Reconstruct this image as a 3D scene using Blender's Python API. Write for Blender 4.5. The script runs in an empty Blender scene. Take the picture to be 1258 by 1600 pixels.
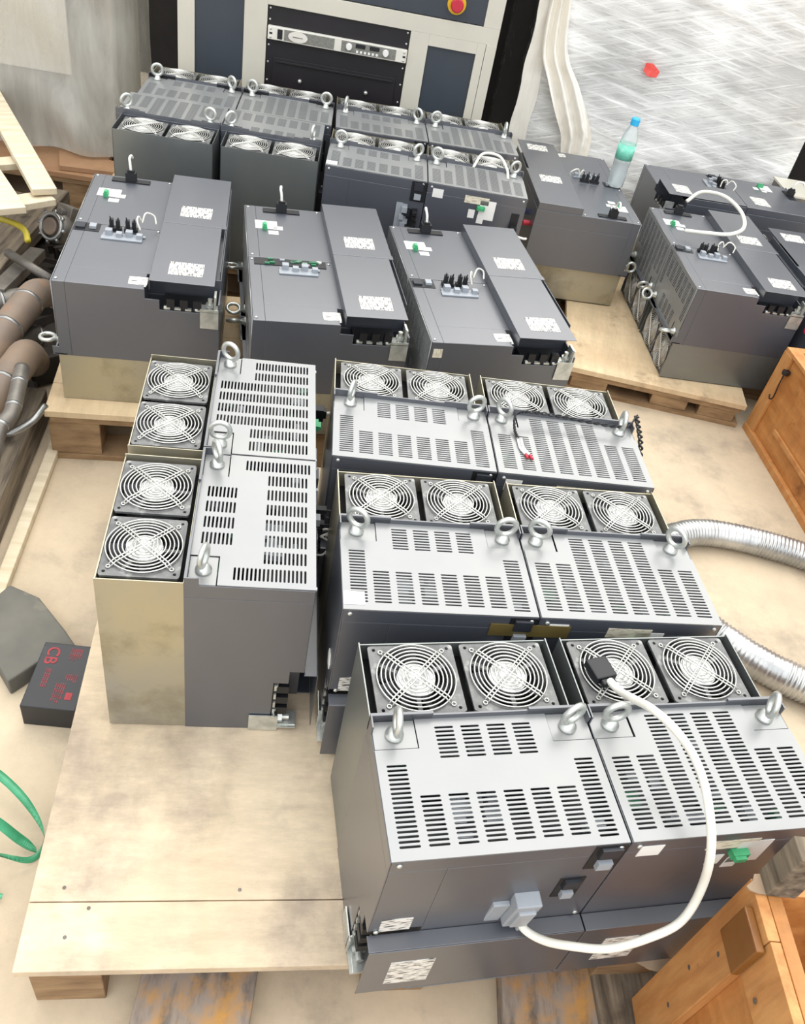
import bpy, bmesh, math, random
from mathutils import Vector, Matrix, noise
random.seed(7)
PI = math.pi
S = bpy.context.scene
COL = S.collection

# ------------------------------------------------------------------ camera
cam = bpy.data.cameras.new('camera')
camo = bpy.data.objects.new('camera', cam); COL.objects.link(camo)
PITCH, ROLL, FPX, ZP = 0.72435, 0.22149, 1311.18, 0.15     # ZP: pallet top above the floor
fw = Vector((0, math.cos(PITCH), -math.sin(PITCH))); rt = Vector((1, 0, 0)); up = rt.cross(fw)
r2 = math.cos(ROLL)*rt + math.sin(ROLL)*up; u2 = -math.sin(ROLL)*rt + math.cos(ROLL)*up
camo.matrix_world = Matrix(((r2.x, u2.x, -fw.x, 0), (r2.y, u2.y, -fw.y, 0), (r2.z, u2.z, -fw.z, 1.3075+ZP), (0, 0, 0, 1)))
cam.sensor_fit = 'VERTICAL'; cam.sensor_height = 24; cam.lens = FPX/1600*24; cam.clip_start = .02
S.camera = camo
# ------------------------------------------------------------------ world, sun, exposure
w = bpy.data.worlds.new('world'); S.world = w; w.use_nodes = True
nt = w.node_tree; bg = nt.nodes['Background']
tc = nt.nodes.new('ShaderNodeTexCoord'); sx = nt.nodes.new('ShaderNodeSeparateXYZ'); cr = nt.nodes.new('ShaderNodeValToRGB')
nt.links.new(tc.outputs['Generated'], sx.inputs[0]); nt.links.new(sx.outputs['Z'], cr.inputs[0]); 
mr = nt.nodes.new('ShaderNodeMapRange'); mr.inputs[1].default_value = .1; mr.inputs[2].default_value = -1.0; mr.inputs[3].default_value = 1.0; mr.inputs[4].default_value = 2.6   # brighter sky over the open side behind the camera
nt.links.new(sx.outputs['Y'], mr.inputs[0]); vm = nt.nodes.new('ShaderNodeVectorMath'); vm.operation = 'SCALE'
nt.links.new(cr.outputs[0], vm.inputs[0]); nt.links.new(mr.outputs[0], vm.inputs['Scale']); nt.links.new(vm.outputs[0], bg.inputs[0])
e = cr.color_ramp.elements
e[0].position = 0.0; e[0].color = (.30, .30, .31, 1); e[1].position = .8; e[1].color = (1.15, 1.18, 1.22, 1)
bg.inputs[1].default_value = 1.05
sun = bpy.data.lights.new('sun', 'SUN'); sun.energy = 2.6; sun.angle = math.radians(66); sun.color = (1, .965, .90)
suno = bpy.data.objects.new('sun', sun); COL.objects.link(suno)
suno.rotation_euler = Vector((-.12, -.56, -1)).to_track_quat('-Z', 'Y').to_euler()
S.view_settings.view_transform = 'Standard'; S.view_settings.look = 'None'; S.view_settings.gamma = 1
S.view_settings.exposure = 0.22

# ------------------------------------------------------------------ materials
def srgb(h):
    h = h.lstrip('#'); c = [int(h[i:i+2], 16)/255 for i in (0, 2, 4)]
    return tuple((x/12.92 if x <= .04045 else ((x+.055)/1.055)**2.4) for x in c) + (1,)
MC = {}
def mat(name, a, b=None, rough=.5, metal=0, scale=8, stretch=(1, 1, 1), detail=5, lo=.35, hi=.65, bump=0, spots=None, spotsc=5, spotpos=.6, spec=.5, ior=0, sd=5, sr=.6, smax=1, swid=.14, grain=None, coat=0):
    """procedural: two-tone noise, optional third tone spots, optional bump; object coordinates"""
    if name in MC: return MC[name]
    m = bpy.data.materials.new(name); m.use_nodes = True; n = m.node_tree; L = n.links
    p = n.nodes['Principled BSDF']; p.inputs['Roughness'].default_value = rough; p.inputs['Metallic'].default_value = metal
    p.inputs['Specular IOR Level'].default_value = spec
    if ior: p.inputs['IOR'].default_value = ior
    if coat: p.inputs['Coat Weight'].default_value = coat; p.inputs['Coat Roughness'].default_value = .25
    a = srgb(a) if isinstance(a, str) else a; b = a if b is None else (srgb(b) if isinstance(b, str) else b)
    t = n.nodes.new('ShaderNodeTexCoord'); mp = n.nodes.new('ShaderNodeMapping'); mp.inputs['Scale'].default_value = stretch
    L.new(t.outputs['Object'], mp.inputs[0])
    ns = n.nodes.new('ShaderNodeTexNoise'); ns.inputs['Scale'].default_value = scale; ns.inputs['Detail'].default_value = detail; ns.inputs['Roughness'].default_value = .6
    L.new(mp.outputs[0], ns.inputs['Vector'])
    c = n.nodes.new('ShaderNodeValToRGB'); c.color_ramp.elements[0].position = lo; c.color_ramp.elements[1].position = hi
    c.color_ramp.elements[0].color = a; c.color_ramp.elements[1].color = b
    L.new(ns.outputs['Fac'], c.inputs[0]); out = c.outputs[0]
    if spots:
        n2 = n.nodes.new('ShaderNodeTexNoise'); n2.inputs['Scale'].default_value = spotsc; n2.inputs['Detail'].default_value = sd; n2.inputs['Roughness'].default_value = sr
        L.new(t.outputs['Object'], n2.inputs['Vector'])
        r = n.nodes.new('ShaderNodeValToRGB'); r.color_ramp.elements[0].position = spotpos; r.color_ramp.elements[1].position = min(.99, spotpos+swid); r.color_ramp.elements[1].color = (smax, smax, smax, 1)
        L.new(n2.outputs['Fac'], r.inputs[0]); mx = n.nodes.new('ShaderNodeMix'); mx.data_type = 'RGBA'
        L.new(r.outputs[0], mx.inputs[0]); L.new(out, mx.inputs[6]); mx.inputs[7].default_value = srgb(spots); out = mx.outputs[2]
    if grain:      # fine streaks and scuffs along one direction
        m3 = n.nodes.new('ShaderNodeMapping'); m3.inputs['Scale'].default_value = grain; L.new(t.outputs['Object'], m3.inputs[0])
        n3 = n.nodes.new('ShaderNodeTexNoise'); n3.inputs['Scale'].default_value = 6; n3.inputs['Detail'].default_value = 9; n3.inputs['Roughness'].default_value = .75; L.new(m3.outputs[0], n3.inputs[0])
        r3 = n.nodes.new('ShaderNodeMapRange'); r3.inputs[1].default_value = .3; r3.inputs[2].default_value = .7; r3.inputs[3].default_value = .80; r3.inputs[4].default_value = 1.12
        L.new(n3.outputs['Fac'], r3.inputs[0]); v3 = n.nodes.new('ShaderNodeVectorMath'); v3.operation = 'SCALE'; L.new(out, v3.inputs[0]); L.new(r3.outputs[0], v3.inputs['Scale']); out = v3.outputs[0]
    L.new(out, p.inputs['Base Color'])
    if bump:
        bm = n.nodes.new('ShaderNodeBump'); bm.inputs['Strength'].default_value = bump; bm.inputs['Distance'].default_value = .01
        L.new(ns.outputs['Fac'], bm.inputs['Height']); L.new(bm.outputs[0], p.inputs['Normal'])
    MC[name] = m; return m
PAINT = mat('dark_grey_paint', '#383c45', '#3f434b', rough=.46, scale=3, spec=1.0, coat=.6, ior=1.62)
COVER = mat('vent_cover_paint', '#7b7d7e', '#848583', rough=.33, scale=4, spec=1.0, coat=.4)
GALV = mat('galvanised_steel', '#b8ae8e', '#9c9d99', rough=.36, metal=.65, scale=3, stretch=(1, 1, .6), lo=.3, hi=.7, spots='#77705a', spotsc=6, spotpos=.50, bump=.03, sd=8, sr=.65, smax=.7, swid=.2)
GALVG = mat('blue_grey_galvanised_steel', '#8b8e8a', '#777d7e', rough=.34, metal=.7, scale=3, stretch=(1, 1, .6), lo=.3, hi=.7, spots='#4f6266', spotsc=4, spotpos=.54, bump=.03, sd=7, sr=.6, smax=.6, swid=.2)
BLACK = mat('black_plastic', '#101114', '#17181b', rough=.5)
FOAM = mat('black_foam', '#08090a', '#101012', rough=.8)
FRAMEM = mat('fan_frame', '#4c4d4d', '#757573', rough=.35, scale=30, spots='#a3a3a0', spotsc=30, spotpos=.55)
WIRE = mat('fan_guard_wire', '#dcdbd5', '#c0bfb9', rough=.28, metal=.55, scale=60)
HUB = mat('fan_hub_label', '#e6e7e4', '#b4b6b4', rough=.3, metal=.2, scale=90, lo=.42, hi=.55)
BLADE = mat('fan_blade', '#2a2b2d', '#3d3e40', rough=.4)
ZINC = mat('zinc_bolt', '#d6d8d2', '#b4b7b1', rough=.3, metal=.65, scale=40)
WHITE = mat('white_plastic', '#e9e8e3', '#dcdbd5', rough=.5)
WIREW = mat('white_cable', '#eae7dc', '#d8d5c8', rough=.5, scale=20)
LGREY = mat('light_grey_plastic', '#8b9096', '#9a9fa4', rough=.45)
GREEN = mat('green_connector', '#2f8f5b', '#47a873', rough=.5, scale=40)
PCB = mat('circuit_board_green', '#1f6b46', '#6f8f7a', rough=.5, scale=60, lo=.5, hi=.6)
RED = mat('red_plastic', '#b01f33', '#c53044', rough=.5)
BLUE = mat('blue_plastic', '#26307a', '#303c92', rough=.5)
INNER = mat('inner_sheet', '#2b2f36', '#1b1d22', rough=.5, scale=14)
def label_mat(name, base='#dedcd4', ink='#5f5e5b', rows=70):
    if name in MC: return MC[name]
    m = bpy.data.materials.new(name); m.use_nodes = True; n = m.node_tree; L = n.links; p = n.nodes['Principled BSDF']; p.inputs['Roughness'].default_value = .45
    t = n.nodes.new('ShaderNodeTexCoord'); mp = n.nodes.new('ShaderNodeMapping'); mp.inputs['Scale'].default_value = (60, 60, 420)
    ns = n.nodes.new('ShaderNodeTexNoise'); ns.inputs['Scale'].default_value = 1.0; ns.inputs['Detail'].default_value = 1
    c = n.nodes.new('ShaderNodeValToRGB'); c.color_ramp.interpolation = 'LINEAR'; c.color_ramp.elements[0].position = .53; c.color_ramp.elements[1].position = .58
    c.color_ramp.elements[0].color = srgb(base); c.color_ramp.elements[1].color = srgb(ink)
    L.new(t.outputs['Object'], mp.inputs[0]); L.new(mp.outputs[0], ns.inputs[0]); L.new(ns.outputs['Fac'], c.inputs[0]); L.new(c.outputs[0], p.inputs['Base Color'])
    MC[name] = m; return m
LABEL = label_mat('printed_label')
CREAML = label_mat('cream_label', '#d9d2bd', '#b5aa95')
PLY = mat('plywood_deck', '#d8c6aa', '#c6b294', rough=.7, scale=2.2, stretch=(3, 1, 1), lo=.3, hi=.7, spots='#8f8072', spotsc=4.5, spotpos=.47, bump=.05, sd=10, sr=.68, smax=.75, swid=.22, grain=(1.5, 6, 1))
PLY2 = mat('plywood_deck_plain', '#d4bd98', '#c2a884', rough=.7, scale=3, stretch=(1, 3, 1), spots='#8a6f55', spotsc=7, spotpos=.58, sd=9, sr=.7, smax=.7, grain=(5, 1, 1))
BLOCK = mat('pallet_block_wood', '#9c7f5c', '#745a3e', rough=.8, scale=8, stretch=(1, 1, 4), spots='#5f4a36', spotsc=8, spotpos=.62, bump=.2)
OLDW = mat('weathered_wood', '#857865', '#4c4236', rough=.85, scale=5, stretch=(12, 1, 12), spots='#3f372d', spotsc=9, spotpos=.6, bump=.3)
ORW = mat('orange_plywood', '#c98d50', '#a5672f', rough=.55, scale=4, stretch=(5, 1.2, 6), lo=.32, hi=.68, spots='#7d4a1f', spotsc=9, spotpos=.60, grain=(2, 6, 2), bump=.08)
ORWL = mat('pale_pine', '#cc955a', '#b0733c', rough=.6, scale=4, stretch=(9, 9, 1.2), lo=.35, hi=.65, spots='#84521f', spotsc=16, spotpos=.62, bump=.1, grain=(6, 6, 1))
BRW = mat('brown_offcut', '#a98462', '#96704f', rough=.7, scale=6)
PAINTW = mat('worn_yellow_plank', '#94877a', '#62594f', rough=.8, scale=9, stretch=(4, 1, 4), lo=.4, hi=.6, spots='#b98a4a', spotsc=11, spotpos=.56, bump=.2)
WPAL = mat('whitewashed_wood', '#d9ccb2', '#c4b597', rough=.75, scale=6, stretch=(1, 6, 1), spots='#8a7a62', spotsc=14, spotpos=.68)
FLOORM = mat('dusty_concrete', '#cfbea2', '#b8a68c', rough=.75, scale=1.8, lo=.3, hi=.7, spots='#8d8071', spotsc=3.2, spotpos=.50, detail=10, sd=11, sr=.7, smax=.75, swid=.2, grain=(1.2, 1.2, 1.2))
DARKW = mat('under_roof_dark', '#14110f', '#1c1816', rough=.9)  # near-black colour stands in for the shade under the roof
CAB = mat('cabinet_light_paint', '#cdc9ba', '#c2beb0', rough=.45, scale=3)
CABP = mat('cabinet_dark_panel', '#3a4149', '#343a42', rough=.4, scale=3)
RACKM = mat('rack_panel_black', '#141014', '#1a161a', rough=.5)
PSU = mat('instrument_front', '#dedbd0', '#cfccc0', rough=.45)
PSUM = mat('instrument_grille', '#6d6c66', '#85847c', rough=.5, scale=150)
DUCTM = mat('duct_foil', '#9c9d9c', '#c2c2be', rough=.3, metal=.75, scale=14, bump=.2)
RUST = mat('rusty_pipe', '#6b5f55', '#84705d', rough=.6, scale=6, spots='#a46f45', spotsc=4, spotpos=.62, bump=.1)
CASTM = mat('cast_metal', '#77726a', '#55504a', rough=.45, metal=.4, scale=12, bump=.2)
STEEL = mat('dull_steel', '#a3a3a0', '#7f807e', rough=.3, metal=.8, scale=12)
BRASS = mat('brass', '#b3904f', '#9b7a3e', rough=.3, metal=.8)
RUBBER = mat('grey_rubber', '#56554f', '#6b685f', rough=.8, scale=5, spots='#8d8775', spotsc=6, spotpos=.6)
BATT = mat('battery_black', '#1c1d21', '#25262a', rough=.45, scale=6, spots='#46443f', spotsc=12, spotpos=.66)
BATTR = mat('battery_print', '#a83038', '#7c262c', rough=.6, scale=60)
STRAPM = mat('green_strap', '#5bb487', '#2f8358', rough=.35, scale=10)
YEL = mat('yellow_paint', '#b5a52d', '#8d8126', rough=.5)
CARD = mat('torn_cardboard', '#a08a72', '#8c7760', rough=.9, scale=10)
SCRAP = mat('dark_scrap', '#2a2520', '#39322b', rough=.8, scale=9, bump=.3)
def film_mat(name, col, dens_lo, dens_hi, vec, scale, rough=.25, maxa=.95, mina=.05, vec2=None, bump=.5, n2w=.7):
    """translucent stretched film: cover density follows the wrinkles"""
    m = bpy.data.materials.new(name); m.use_nodes = True; n = m.node_tree; L = n.links; p = n.nodes['Principled BSDF']
    p.inputs['Base Color'].default_value = srgb(col); p.inputs['Roughness'].default_value = rough; p.inputs['Specular IOR Level'].default_value = .8
    t = n.nodes.new('ShaderNodeTexCoord'); outs = []
    for sc_, ro in ([vec] + ([vec2] if vec2 else [])):
        mp = n.nodes.new('ShaderNodeMapping'); mp.vector_type = 'POINT'; mp.inputs['Scale'].default_value = sc_
        rr = n.nodes.new('ShaderNodeVectorRotate'); rr.rotation_type = 'EULER_XYZ'; rr.inputs['Rotation'].default_value = ro
        ns = n.nodes.new('ShaderNodeTexNoise'); ns.inputs['Scale'].default_value = scale; ns.inputs['Detail'].default_value = 8; ns.inputs['Distortion'].default_value = .35; ns.inputs['Roughness'].default_value = .6
        L.new(t.outputs['Object'], rr.inputs['Vector']); L.new(rr.outputs[0], mp.inputs[0]); L.new(mp.outputs[0], ns.inputs[0]); outs.append(ns.outputs['Fac'])
    if len(outs) == 2:
        mx = n.nodes.new('ShaderNodeMath'); mx.operation = 'MAXIMUM'; L.new(outs[0], mx.inputs[0]); L.new(outs[1], mx.inputs[1]); fine = mx.outputs[0]
    else: fine = outs[0]
    n2 = n.nodes.new('ShaderNodeTexNoise'); n2.inputs['Scale'].default_value = 2.2; n2.inputs['Detail'].default_value = 3; L.new(t.outputs['Object'], n2.inputs[0])
    ad = n.nodes.new('ShaderNodeMath'); ad.operation = 'MULTIPLY_ADD'; L.new(n2.outputs['Fac'], ad.inputs[0]); ad.inputs[1].default_value = n2w; L.new(fine, ad.inputs[2])
    r = n.nodes.new('ShaderNodeMapRange'); r.inputs[1].default_value = dens_lo; r.inputs[2].default_value = dens_hi; r.inputs[3].default_value = mina; r.inputs[4].default_value = maxa
    L.new(ad.outputs[0], r.inputs[0]); L.new(r.outputs[0], p.inputs['Alpha'])
    b = n.nodes.new('ShaderNodeBump'); b.inputs['Strength'].default_value = bump; b.inputs['Distance'].default_value = .01
    L.new(fine, b.inputs['Height']); L.new(b.outputs[0], p.inputs['Normal'])
    return m
FILM = film_mat('stretch_film', '#fbfaf5', .95, 1.36, ((1.6, 1, 22), (0, math.radians(-9), 0)), 3.0, rough=.35, maxa=1, mina=.5, n2w=1.25, vec2=((1.4, 1, 30), (0, math.radians(16), 0)))
FILMS = film_mat('stretch_film_side', '#dcdcd8', .95, 1.2, ((1, 3, 2), (math.radians(35), 0, 0)), 14, maxa=.6, mina=.02)
SHEET = film_mat('plastic_sheet', '#c9c6bb', .65, 1.15, ((5, 5, 1), (0, 0, 0)), 2.0, maxa=.75, mina=.28)
TAIL = film_mat('film_tail', '#fbf6ea', .4, .9, ((8, 8, 1), (0, 0, 0)), 3, maxa=.97, mina=.7)
def glass_mat(name, col, ior=1.4, rough=.05, tr=1):
    m = bpy.data.materials.new(name); m.use_nodes = True; p = m.node_tree.nodes['Principled BSDF']
    p.inputs['Base Color'].default_value = srgb(col); p.inputs['Transmission Weight'].default_value = tr; p.inputs['IOR'].default_value = ior; p.inputs['Roughness'].default_value = rough
    return m
PET = glass_mat('clear_bottle', '#f4f8f8', 1.2, .12, .72); WATER = glass_mat('water', '#eef6f6', 1.2, .05, .8)

# ------------------------------------------------------------------ geometry helpers
def addbox(bm, x0, x1, y0, y1, z0, z1, mi=0, M=None):
    vs = [bm.verts.new((x, y, z)) for x in (x0, x1) for y in (y0, y1) for z in (z0, z1)]
    if M is not None:
        for v in vs: v.co = M @ v.co
    for f in ((0, 1, 3, 2), (4, 6, 7, 5), (0, 4, 5, 1), (2, 3, 7, 6), (0, 2, 6, 4), (1, 5, 7, 3)):
        bm.faces.new([vs[i] for i in f]).material_index = mi
    return vs
def prism(bm, poly, f, t0, t1, mi=0):
    """poly of 2-D points; f(a,b,t)->xyz"""
    A = [bm.verts.new(f(a, b, t0)) for a, b in poly]; B = [bm.verts.new(f(a, b, t1)) for a, b in poly]
    n = len(poly)
    fs = [bm.faces.new(A), bm.faces.new(B[::-1])] + [bm.faces.new((A[i], B[i], B[(i+1) % n], A[(i+1) % n])) for i in range(n)]
    for x in fs: x.material_index = mi
def tube(bm, pts, r, n=8, mi=0, closed=False, caps=True):
    pts = [Vector(p) for p in pts]; rings = []; N = len(pts); prev = None
    for i, p in enumerate(pts):
        a = pts[(i-1) % N] if (closed or i) else p; b = pts[(i+1) % N] if (closed or i < N-1) else p
        d = (b-a).normalized()
        if prev is None:
            x = d.orthogonal().normalized()
        else:
            x = (prev - d*prev.dot(d)); x = x.normalized() if x.length > 1e-6 else d.orthogonal().normalized()
        prev = x; y = d.cross(x); rr = r[i] if isinstance(r, (list, tuple)) else r
        rings.append([bm.verts.new(p + rr*(math.cos(2*PI*k/n)*x + math.sin(2*PI*k/n)*y)) for k in range(n)])
    for i in range(N if closed else N-1):
        A = rings[i]; B = rings[(i+1) % N]
        for k in range(n): bm.faces.new((A[k], A[(k+1) % n], B[(k+1) % n], B[k])).material_index = mi
    if caps and not closed:
        bm.faces.new(rings[0][::-1]).material_index = mi; bm.faces.new(rings[-1]).material_index = mi
def ring(bm, c, R, r, axis='z', n=40, m=5, mi=0):
    pts = []
    for k in range(n):
        a = 2*PI*k/n; u, v = R*math.cos(a), R*math.sin(a)
        pts.append(Vector(c) + Vector({'z': (u, v, 0), 'y': (u, 0, v), 'x': (0, u, v)}[axis]))
    tube(bm, pts, r, m, mi, closed=True)
def lathe(bm, prof, n=24, mi=0, c=(0, 0, 0)):
    R = []
    for r, z in prof: R.append([bm.verts.new((c[0]+r*math.cos(2*PI*k/n), c[1]+r*math.sin(2*PI*k/n), c[2]+z)) for k in range(n)])
    for i in range(len(prof)-1):
        for k in range(n): bm.faces.new((R[i][k], R[i][(k+1) % n], R[i+1][(k+1) % n], R[i+1][k])).material_index = mi
    bm.faces.new(R[0][::-1]).material_index = mi; bm.faces.new(R[-1]).material_index = mi
def smoothpath(pts, k=8):
    P = [Vector(p) for p in pts]; out = []
    Q = [2*P[0]-P[1]] + P + [2*P[-1]-P[-2]]
    for i in range(1, len(Q)-2):
        for j in range(k):
            t = j/k; a, b, c, d = Q[i-1:i+3]
            out.append(.5*((2*b) + (c-a)*t + (2*a-5*b+4*c-d)*t*t + (-a+3*b-3*c+d)*t**3))
    out.append(P[-1]); return out
def mesh(name, bm, mats, smooth=False, recalc=True):
    if recalc: bmesh.ops.recalc_face_normals(bm, faces=bm.faces)
    me = bpy.data.meshes.new(name); bm.to_mesh(me); bm.free()
    for m in (mats if isinstance(mats, (list, tuple)) else [mats]): me.materials.append(m)
    if smooth:
        for p in me.polygons: p.use_smooth = True
    return me
def ob(name, me, parent=None, loc=(0, 0, 0), rot=(0, 0, 0), bevel=0, label=None):
    o = bpy.data.objects.new(name, me); COL.objects.link(o); o.location = loc; o.rotation_euler = rot
    if parent: o.parent = parent
    if bevel:
        b = o.modifiers.new('bevel', 'BEVEL'); b.width = bevel; b.segments = 2; b.limit_method = 'ANGLE'
    if label: o['label'] = label
    return o
def tag(o, label, cat, group=None, kind=None):
    if label: o['label'] = label
    if cat: o['category'] = cat
    if group: o['group'] = group
    if kind: o['kind'] = kind
    return o
def thing(name, label, cat, loc=(0, 0, 0), rz=0, group=None):
    o = bpy.data.objects.new(name, None); COL.objects.link(o); o.location = loc; o.rotation_euler = (0, 0, rz); o.empty_display_size = .05
    return tag(o, label, cat, group)
def boxob(name, mats, dims, parent=None, loc=(0, 0, 0), rot=(0, 0, 0), bevel=0):
    bm = bmesh.new(); addbox(bm, *dims); return ob(name, mesh(name, bm, mats), parent, loc, rot, bevel)
def plate_with_holes(name, outline, holes, thick):
    """flat plate in XY with real holes, thickness along z (top at z=0)"""
    cu = bpy.data.curves.new(name, 'CURVE'); cu.dimensions = '2D'; cu.fill_mode = 'BOTH'; cu.extrude = thick/2
    for poly in [outline] + holes:
        sp = cu.splines.new('POLY'); sp.points.add(len(poly)-1)
        for i, (x, y) in enumerate(poly): sp.points[i].co = (x, y, 0, 1)
        sp.use_cyclic_u = True
    o = bpy.data.objects.new(name, cu); COL.objects.link(o); bpy.context.view_layer.update()
    me = bpy.data.meshes.new_from_object(o.evaluated_get(bpy.context.evaluated_depsgraph_get()))
    bpy.data.objects.remove(o); bpy.data.curves.remove(cu)
    for v in me.vertices: v.co.z -= thick/2
    me.name = name; return me
def circle(cx, cy, r, n=36): return [(cx+r*math.cos(2*PI*k/n), cy+r*math.sin(2*PI*k/n)) for k in range(n)]
def slot(cx, cy, L, W):
    h = L/2-W/2; r = W/2; out = []
    for s, a0 in ((1, -PI/2), (-1, PI/2)):
        for k in range(4): a = a0+PI*k/3; out.append((cx+s*h+r*math.cos(a), cy+r*math.sin(a)))
    return out
def at(x, y, z): return (x, y, z+ZP)

# ------------------------------------------------------------------ the setting
bm = bmesh.new(); addbox(bm, -6, 6, -3, 4.6, -.1, 0)
tag(ob('floor', mesh('floor', bm, FLOORM)), 'dusty pale concrete floor of the yard', None, kind='structure')
bm = bmesh.new(); addbox(bm, -6, 6, 4.6, 4.7, -.1, 1.9)
tag(ob('wall_back', mesh('wall_back', bm, DARKW)), None, None, kind='structure')  # wall added behind the crate so the background reads as unlit

# ------------------------------------------------------------------ pallets
def pallet(name, label, ox, oy, yaw, W, D, top, deck=PLY, thick=.018, boards=None, blockw=.1, seam=(), group=None, blocks=None):
    a = math.radians(yaw); t = thing(name, label, 'pallet', (ox, oy, 0), a, group)
    h = ZP+top
    # deck sheets with real seams
    ys = [0] + list(seam) + [D]
    for i in range(len(ys)-1):
        boxob('deck_board', deck, (0, W, ys[i]+(.0015 if i else 0), ys[i+1], h-thick, h), t, bevel=.0015)
    bh = h-thick
    for i, yy in enumerate((0.0, D/2-.05, D-.1)):
        boxob('stringer_board', BLOCK, (0.01, W-.01, yy+.005, yy+.095, bh-.018, bh), t, bevel=.001)
        for xx in (blocks or (0.005, W/2-.06, W-.125)):
            boxob('block', BLOCK, (xx, xx+.12, yy+.008, yy+.092, .016, bh-.018), t, bevel=.002)
        boxob('bottom_board', BLOCK, (0.0, W, yy+.004, yy+.096, 0.0, .016), t, bevel=.001)
    return t
fp = thing('pallet', 'large plywood decked pallet in front with worn pale deck', 'pallet', (-.383, .374, 0), math.radians(13))
for y0, y1 in ((0, .094), (.0955, 1.13)):
    boxob('deck_board', PLY, (0, .985, y0, y1, ZP-.018, ZP), fp, bevel=.0015)
for yy in (.0, .52, 1.03):
    boxob('stringer_board', ORWL if yy == 0 else BLOCK, (.01, .975, yy+.006, yy+.09, ZP-.034, ZP-.018), fp, bevel=.001)
    for xx in (.012, .5, .875):
        boxob('block', BLOCK, (xx, xx+.1, yy+.012, yy+.1, 0, ZP-.034), fp, bevel=.002)
bm = bmesh.new()
for x, y in ((.045, .115), (.085, .085), (.06, .045), (.3, .11), (.62, .05)):
    lathe(bm, [(.0028, 0), (.0028, .0006), (.002, .0008)], 10, 0, (x, y, ZP-.0002))
ob('nail', mesh('nail', bm, CASTM), fp)
pallet('pallet', 'long wooden pallet under the row of three flat-lying inverters', -.90, 1.55, 15, 1.31, .64, 0, deck=PLY2, seam=(.12, .26, .40, .52))
pallet('pallet', 'wooden pallet at the back under the four upright inverters near the cabinet', -1.2, 2.365, 9.6, 1.31, .75, 0.015, deck=PLY2, seam=(.2, .4, .6))
pallet('pallet', 'plywood pallet at right under the inverters near the bottle', .415, 2.42, 0, .60, 1.12, -.06, deck=PLY2, blocks=(.03, .30, .46))
pallet('pallet', 'brown wooden pallet at left under the plastic draped machine', -2.2, 2.74, 9.6, .87, .62, 0.0, deck=BRW, seam=(.15, .3, .45))

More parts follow.
